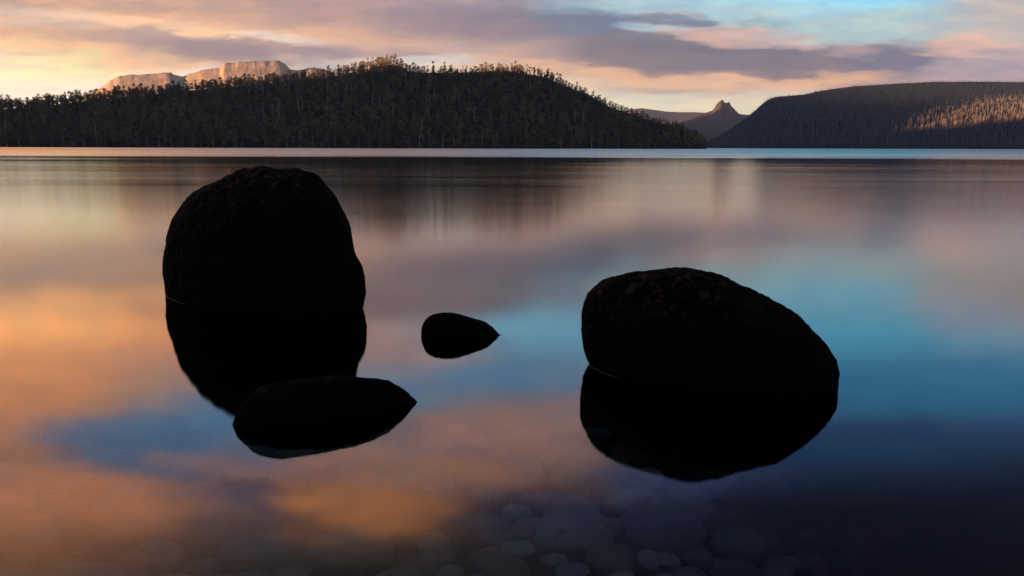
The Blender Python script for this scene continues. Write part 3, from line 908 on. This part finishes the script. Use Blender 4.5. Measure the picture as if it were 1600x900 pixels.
rs = random.Random(5)
PROTO = []
for i in range(8):
    PROTO.append(eucalypt(rs, rs.uniform(20, 28), rs.uniform(3.4, 5.2), rs.choice((.25, .35, .45)), 24, 14, 1.05))
DEAD = [eucalypt(rs, rs.uniform(17, 26), rs.uniform(2.5, 4), .5, 0, 0, 1, True) for _ in range(5)]
BUSH = [eucalypt(rs, rs.uniform(8, 12), rs.uniform(4.0, 5.5), .2, 12, 14, 1.4) for _ in range(4)]


def soup_mesh(name, s, mat, smooth=False):
    me = mesh_np(name, *s.arrays(), smooth)
    me.materials.append(mat)
    return me


PM = [(soup_mesh('trunk', a, MBARK), soup_mesh('crown', b, MLEAF)) for a, b in PROTO + BUSH]
DM = [soup_mesh('dead_tree', a, MDEAD) for a, b in DEAD]


def plant_tree(p, sc, label, group, k=None):
    k = rs.randrange(8) if k is None else k
    o = bpy.data.objects.new('eucalyptus_tree', None)
    o.empty_display_size = 1
    COL.objects.link(o)
    o.location = p; o.scale = (sc, sc, sc * rs.uniform(.92, 1.12)); o.rotation_euler = (0, 0, rs.uniform(0, 2 * PI))
    for nm, me in zip(('trunk', 'crown'), PM[k]):
        c = bpy.data.objects.new(nm, me); COL.objects.link(c); c.parent = o
    return setp(o, label, 'tree', group)


def plant_dead(p, sc, label, group):
    o = bpy.data.objects.new('dead_tree', rs.choice(DM)); COL.objects.link(o)
    o.location = p; o.scale = (sc * 1.25, sc * 1.25, sc); o.rotation_euler = (0, 0, rs.uniform(0, 2 * PI))
    return setp(o, label, 'dead tree', group)


def hp(hill, px, t):
    return Vector(hill.point(np.array([px]), np.array([t]))[0])


# trees one can tell apart on the wooded hill
x = 6.0
while x < 560:
    p = hp(MAIN, x, rs.uniform(.97, 1.02))
    plant_tree(p, rs.choice((.2, .26, .3, .42)) * (1.4 if x % 3 < 2 else 1), 'leafy gum tree along the hill crest below the pale table mountain', 'gum trees along the falling crest', (8 + int(x) % 4) if x % 3 < 2 else int(x) % 8)
    x += rs.choice((2, 3, 5, 8, 9, 13, 20)) * rs.uniform(.8, 1.2)
for x in (566, 575, 583, 590, 598, 604, 611, 619, 626):
    plant_tree(hp(MAIN, x, rs.uniform(.97, 1.0)), rs.uniform(.42, .72), 'tall gum tree in the clump crowning the highest point of the wooded hill', 'gum trees crowning the summit')
x = 642.0
while x < 850:
    plant_dead(hp(MAIN, x, rs.uniform(.96, 1.03)), rs.uniform(.25, .52), 'bare pale dead tree along the sunlit level crest past the summit clump', 'dead trees along the sunlit crest')
    x += rs.uniform(4, 9)
x = 800.0
while x < 868:
    plant_tree(hp(MAIN, x, rs.uniform(.96, 1.0)), rs.uniform(.35, .6), 'slender gum tree on the shoulder where the crest begins to fall to the gap', 'gum trees on the shoulder')
    x += rs.uniform(6, 10)
for x, sc in ((1070, .42), (1080, .5), (1088, .62), (1094, .66), (1099, .5)):
    plant_tree(hp(MAIN, x, .35), sc, 'dark tree on the low point where the wooded hill meets the lake', 'trees on the point')
plant_tree(hp(MAIN, 5, .99), .8, 'lone taller gum tree at the very end of the crest by the bright sky', None)
x = 4.0
while x < 1040:
    plant_tree(hp(MAIN, x, rs.uniform(.015, .07)), rs.uniform(.6, 1.0), 'gum tree in the front row along the far shoreline', 'gum trees along the far shore')
    x += rs.uniform(11, 22)
for _ in range(60):
    x = rs.choice((rs.uniform(380, 680), rs.uniform(380, 680), rs.uniform(0, 1000)))
    plant_dead(hp(MAIN, x, rs.uniform(.1, .85)), rs.uniform(.75, 1.15), 'thin pale dead trunk standing out of the dark forest on the hillside', 'pale trunks on the hillside')


def forest(name, pos, protos, scales, mat_parts, label):
    """one mass of trees nobody could count"""
    V, Fl, C, M = [], [], [], []
    base = 0
    for i, (p, sc) in enumerate(zip(pos, scales)):
        parts = protos[rs.randrange(len(protos))]
        an = rs.uniform(0, 2 * PI); ca, sa = math.cos(an), math.sin(an)
        for (v, fl, c), mi in zip(parts, mat_parts):
            if len(v) == 0: continue
            q = np.empty_like(v)
            q[:, 0] = (v[:, 0] * ca - v[:, 1] * sa) * sc + p[0]
            q[:, 1] = (v[:, 0] * sa + v[:, 1] * ca) * sc + p[1]
            q[:, 2] = v[:, 2] * sc * (0.9 + 0.25 * ((i * 7) % 10) / 10) + p[2]
            V.append(q); Fl.append(fl + base); C.append(c); M.append(np.full(len(c), mi, np.int32)); base += len(v)
    me = mesh_np(name, np.concatenate(V), np.concatenate(Fl), np.concatenate(C))
    return me, np.concatenate(M)


PA = [(a.arrays(), b.arrays()) for a, b in PROTO + BUSH]
n = 5600
px = RNG.uniform(-150, 1102, n); t = RNG.uniform(0.0, 1.06, n) ** 0.9
P = MAIN.point(px, t)
sc = RNG.uniform(.45, .85, n) * np.where(px > 880, np.interp(px, [880, 1102], [.8, .5]), 1.0) * np.interp(t, [.75, .95], [1, .5]) * np.where((px > 636) & (px < 870), np.interp(t, [.85, .96], [1, .3]), 1)
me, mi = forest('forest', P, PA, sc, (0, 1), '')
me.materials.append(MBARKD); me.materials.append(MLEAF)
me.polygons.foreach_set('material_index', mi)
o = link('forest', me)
setp(o, 'dense dark gum forest covering the hill across the bay', 'forest', None, 'stuff')


def spire(rs):
    """narrow far-off tree of the plateau forest: stem and uneven ragged skirt of sprays"""
    tr, cr = Soup(), Soup()
    h = rs.uniform(18, 27)
    tr.add(*tube(Vector((0, 0, -2)), Vector((0, 0, h)), .5, .15, 3))
    for k in range(26):
        f = rs.uniform(.2, 1)
        R = 3.6 * (1.12 - f) ** .7
        an = rs.uniform(0, 2 * PI); rr = R * rs.uniform(.2, 1)
        q = Vector((math.cos(an) * rr, math.sin(an) * rr, h * f))
        w = rs.uniform(1.3, 2.6)
        ax = Vector((rs.gauss(0, 1), rs.gauss(0, 1), rs.gauss(0, 1))).normalized()
        bx = ax.cross(Vector((rs.gauss(0, 1), rs.gauss(0, 1), rs.gauss(0, 1)))).normalized()
        cr.add([q - ax * w * .6, q + bx * w * .5, q + ax * w * .6, q - bx * w * .5], [(0, 1, 2, 3)])
    return tr.arrays(), cr.arrays()


SP = [spire(rs) for _ in range(10)]
n = 15000
px = RNG.uniform(1088, 1720, n); t = RNG.uniform(0.0, 1.03, n) ** .95
P = RIGHT.point(px, t)
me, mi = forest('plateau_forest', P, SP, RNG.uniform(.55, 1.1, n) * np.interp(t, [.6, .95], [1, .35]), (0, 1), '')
me.materials.append(MBARKD); me.materials.append(MLEAF_HAZED)
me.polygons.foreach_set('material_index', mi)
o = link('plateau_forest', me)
setp(o, 'haze-tinted far forest of narrow trees covering the long plateau', 'forest', None, 'stuff')

# ------------------------------------------------------------------ evening air
HAZE = True
if HAZE:
    m, nt = new_mat('evening_haze')
    t = NT(nt)
    pv = t.n('ShaderNodeVolumePrincipled')
    pv.inputs['Color'].default_value = (0.55, 0.72, 1.0, 1)
    pv.inputs['Density'].default_value = HAZE_D
    pv.inputs['Anisotropy'].default_value = 0.3
    o = t.n('ShaderNodeOutputMaterial')
    nt.links.new(pv.outputs[0], o.inputs[1])
    bm = bmesh.new()
    bmesh.ops.create_cube(bm, size=1.0)
    R = 14700
    for v in bm.verts:
        v.co = Vector((v.co.x * 2 * R, v.co.y * 2 * R, 760 if v.co.z > 0 else -8.5))
    me = bpy.data.meshes.new('haze'); bm.to_mesh(me)
    o = link('haze', me, m)
    setp(o, 'thin evening haze over the lake and hills', 'haze', None, 'stuff')

# ------------------------------------------------------------------ render settings
scene.render.engine = 'CYCLES'
cy = scene.cycles
cy.use_denoising = True
try:
    cy.denoiser = 'OPENIMAGEDENOISE'
except Exception:
    pass
cy.max_bounces = 6
cy.diffuse_bounces = 2
cy.glossy_bounces = 3
cy.transparent_max_bounces = 12
cy.volume_bounces = 0
cy.sample_clamp_indirect = 6.0
scene.view_settings.view_transform = 'Standard'
scene.view_settings.look = 'None'
scene.view_settings.exposure = 3.3
scene.view_settings.gamma = 1.0
scene.view_settings.use_curve_mapping = False
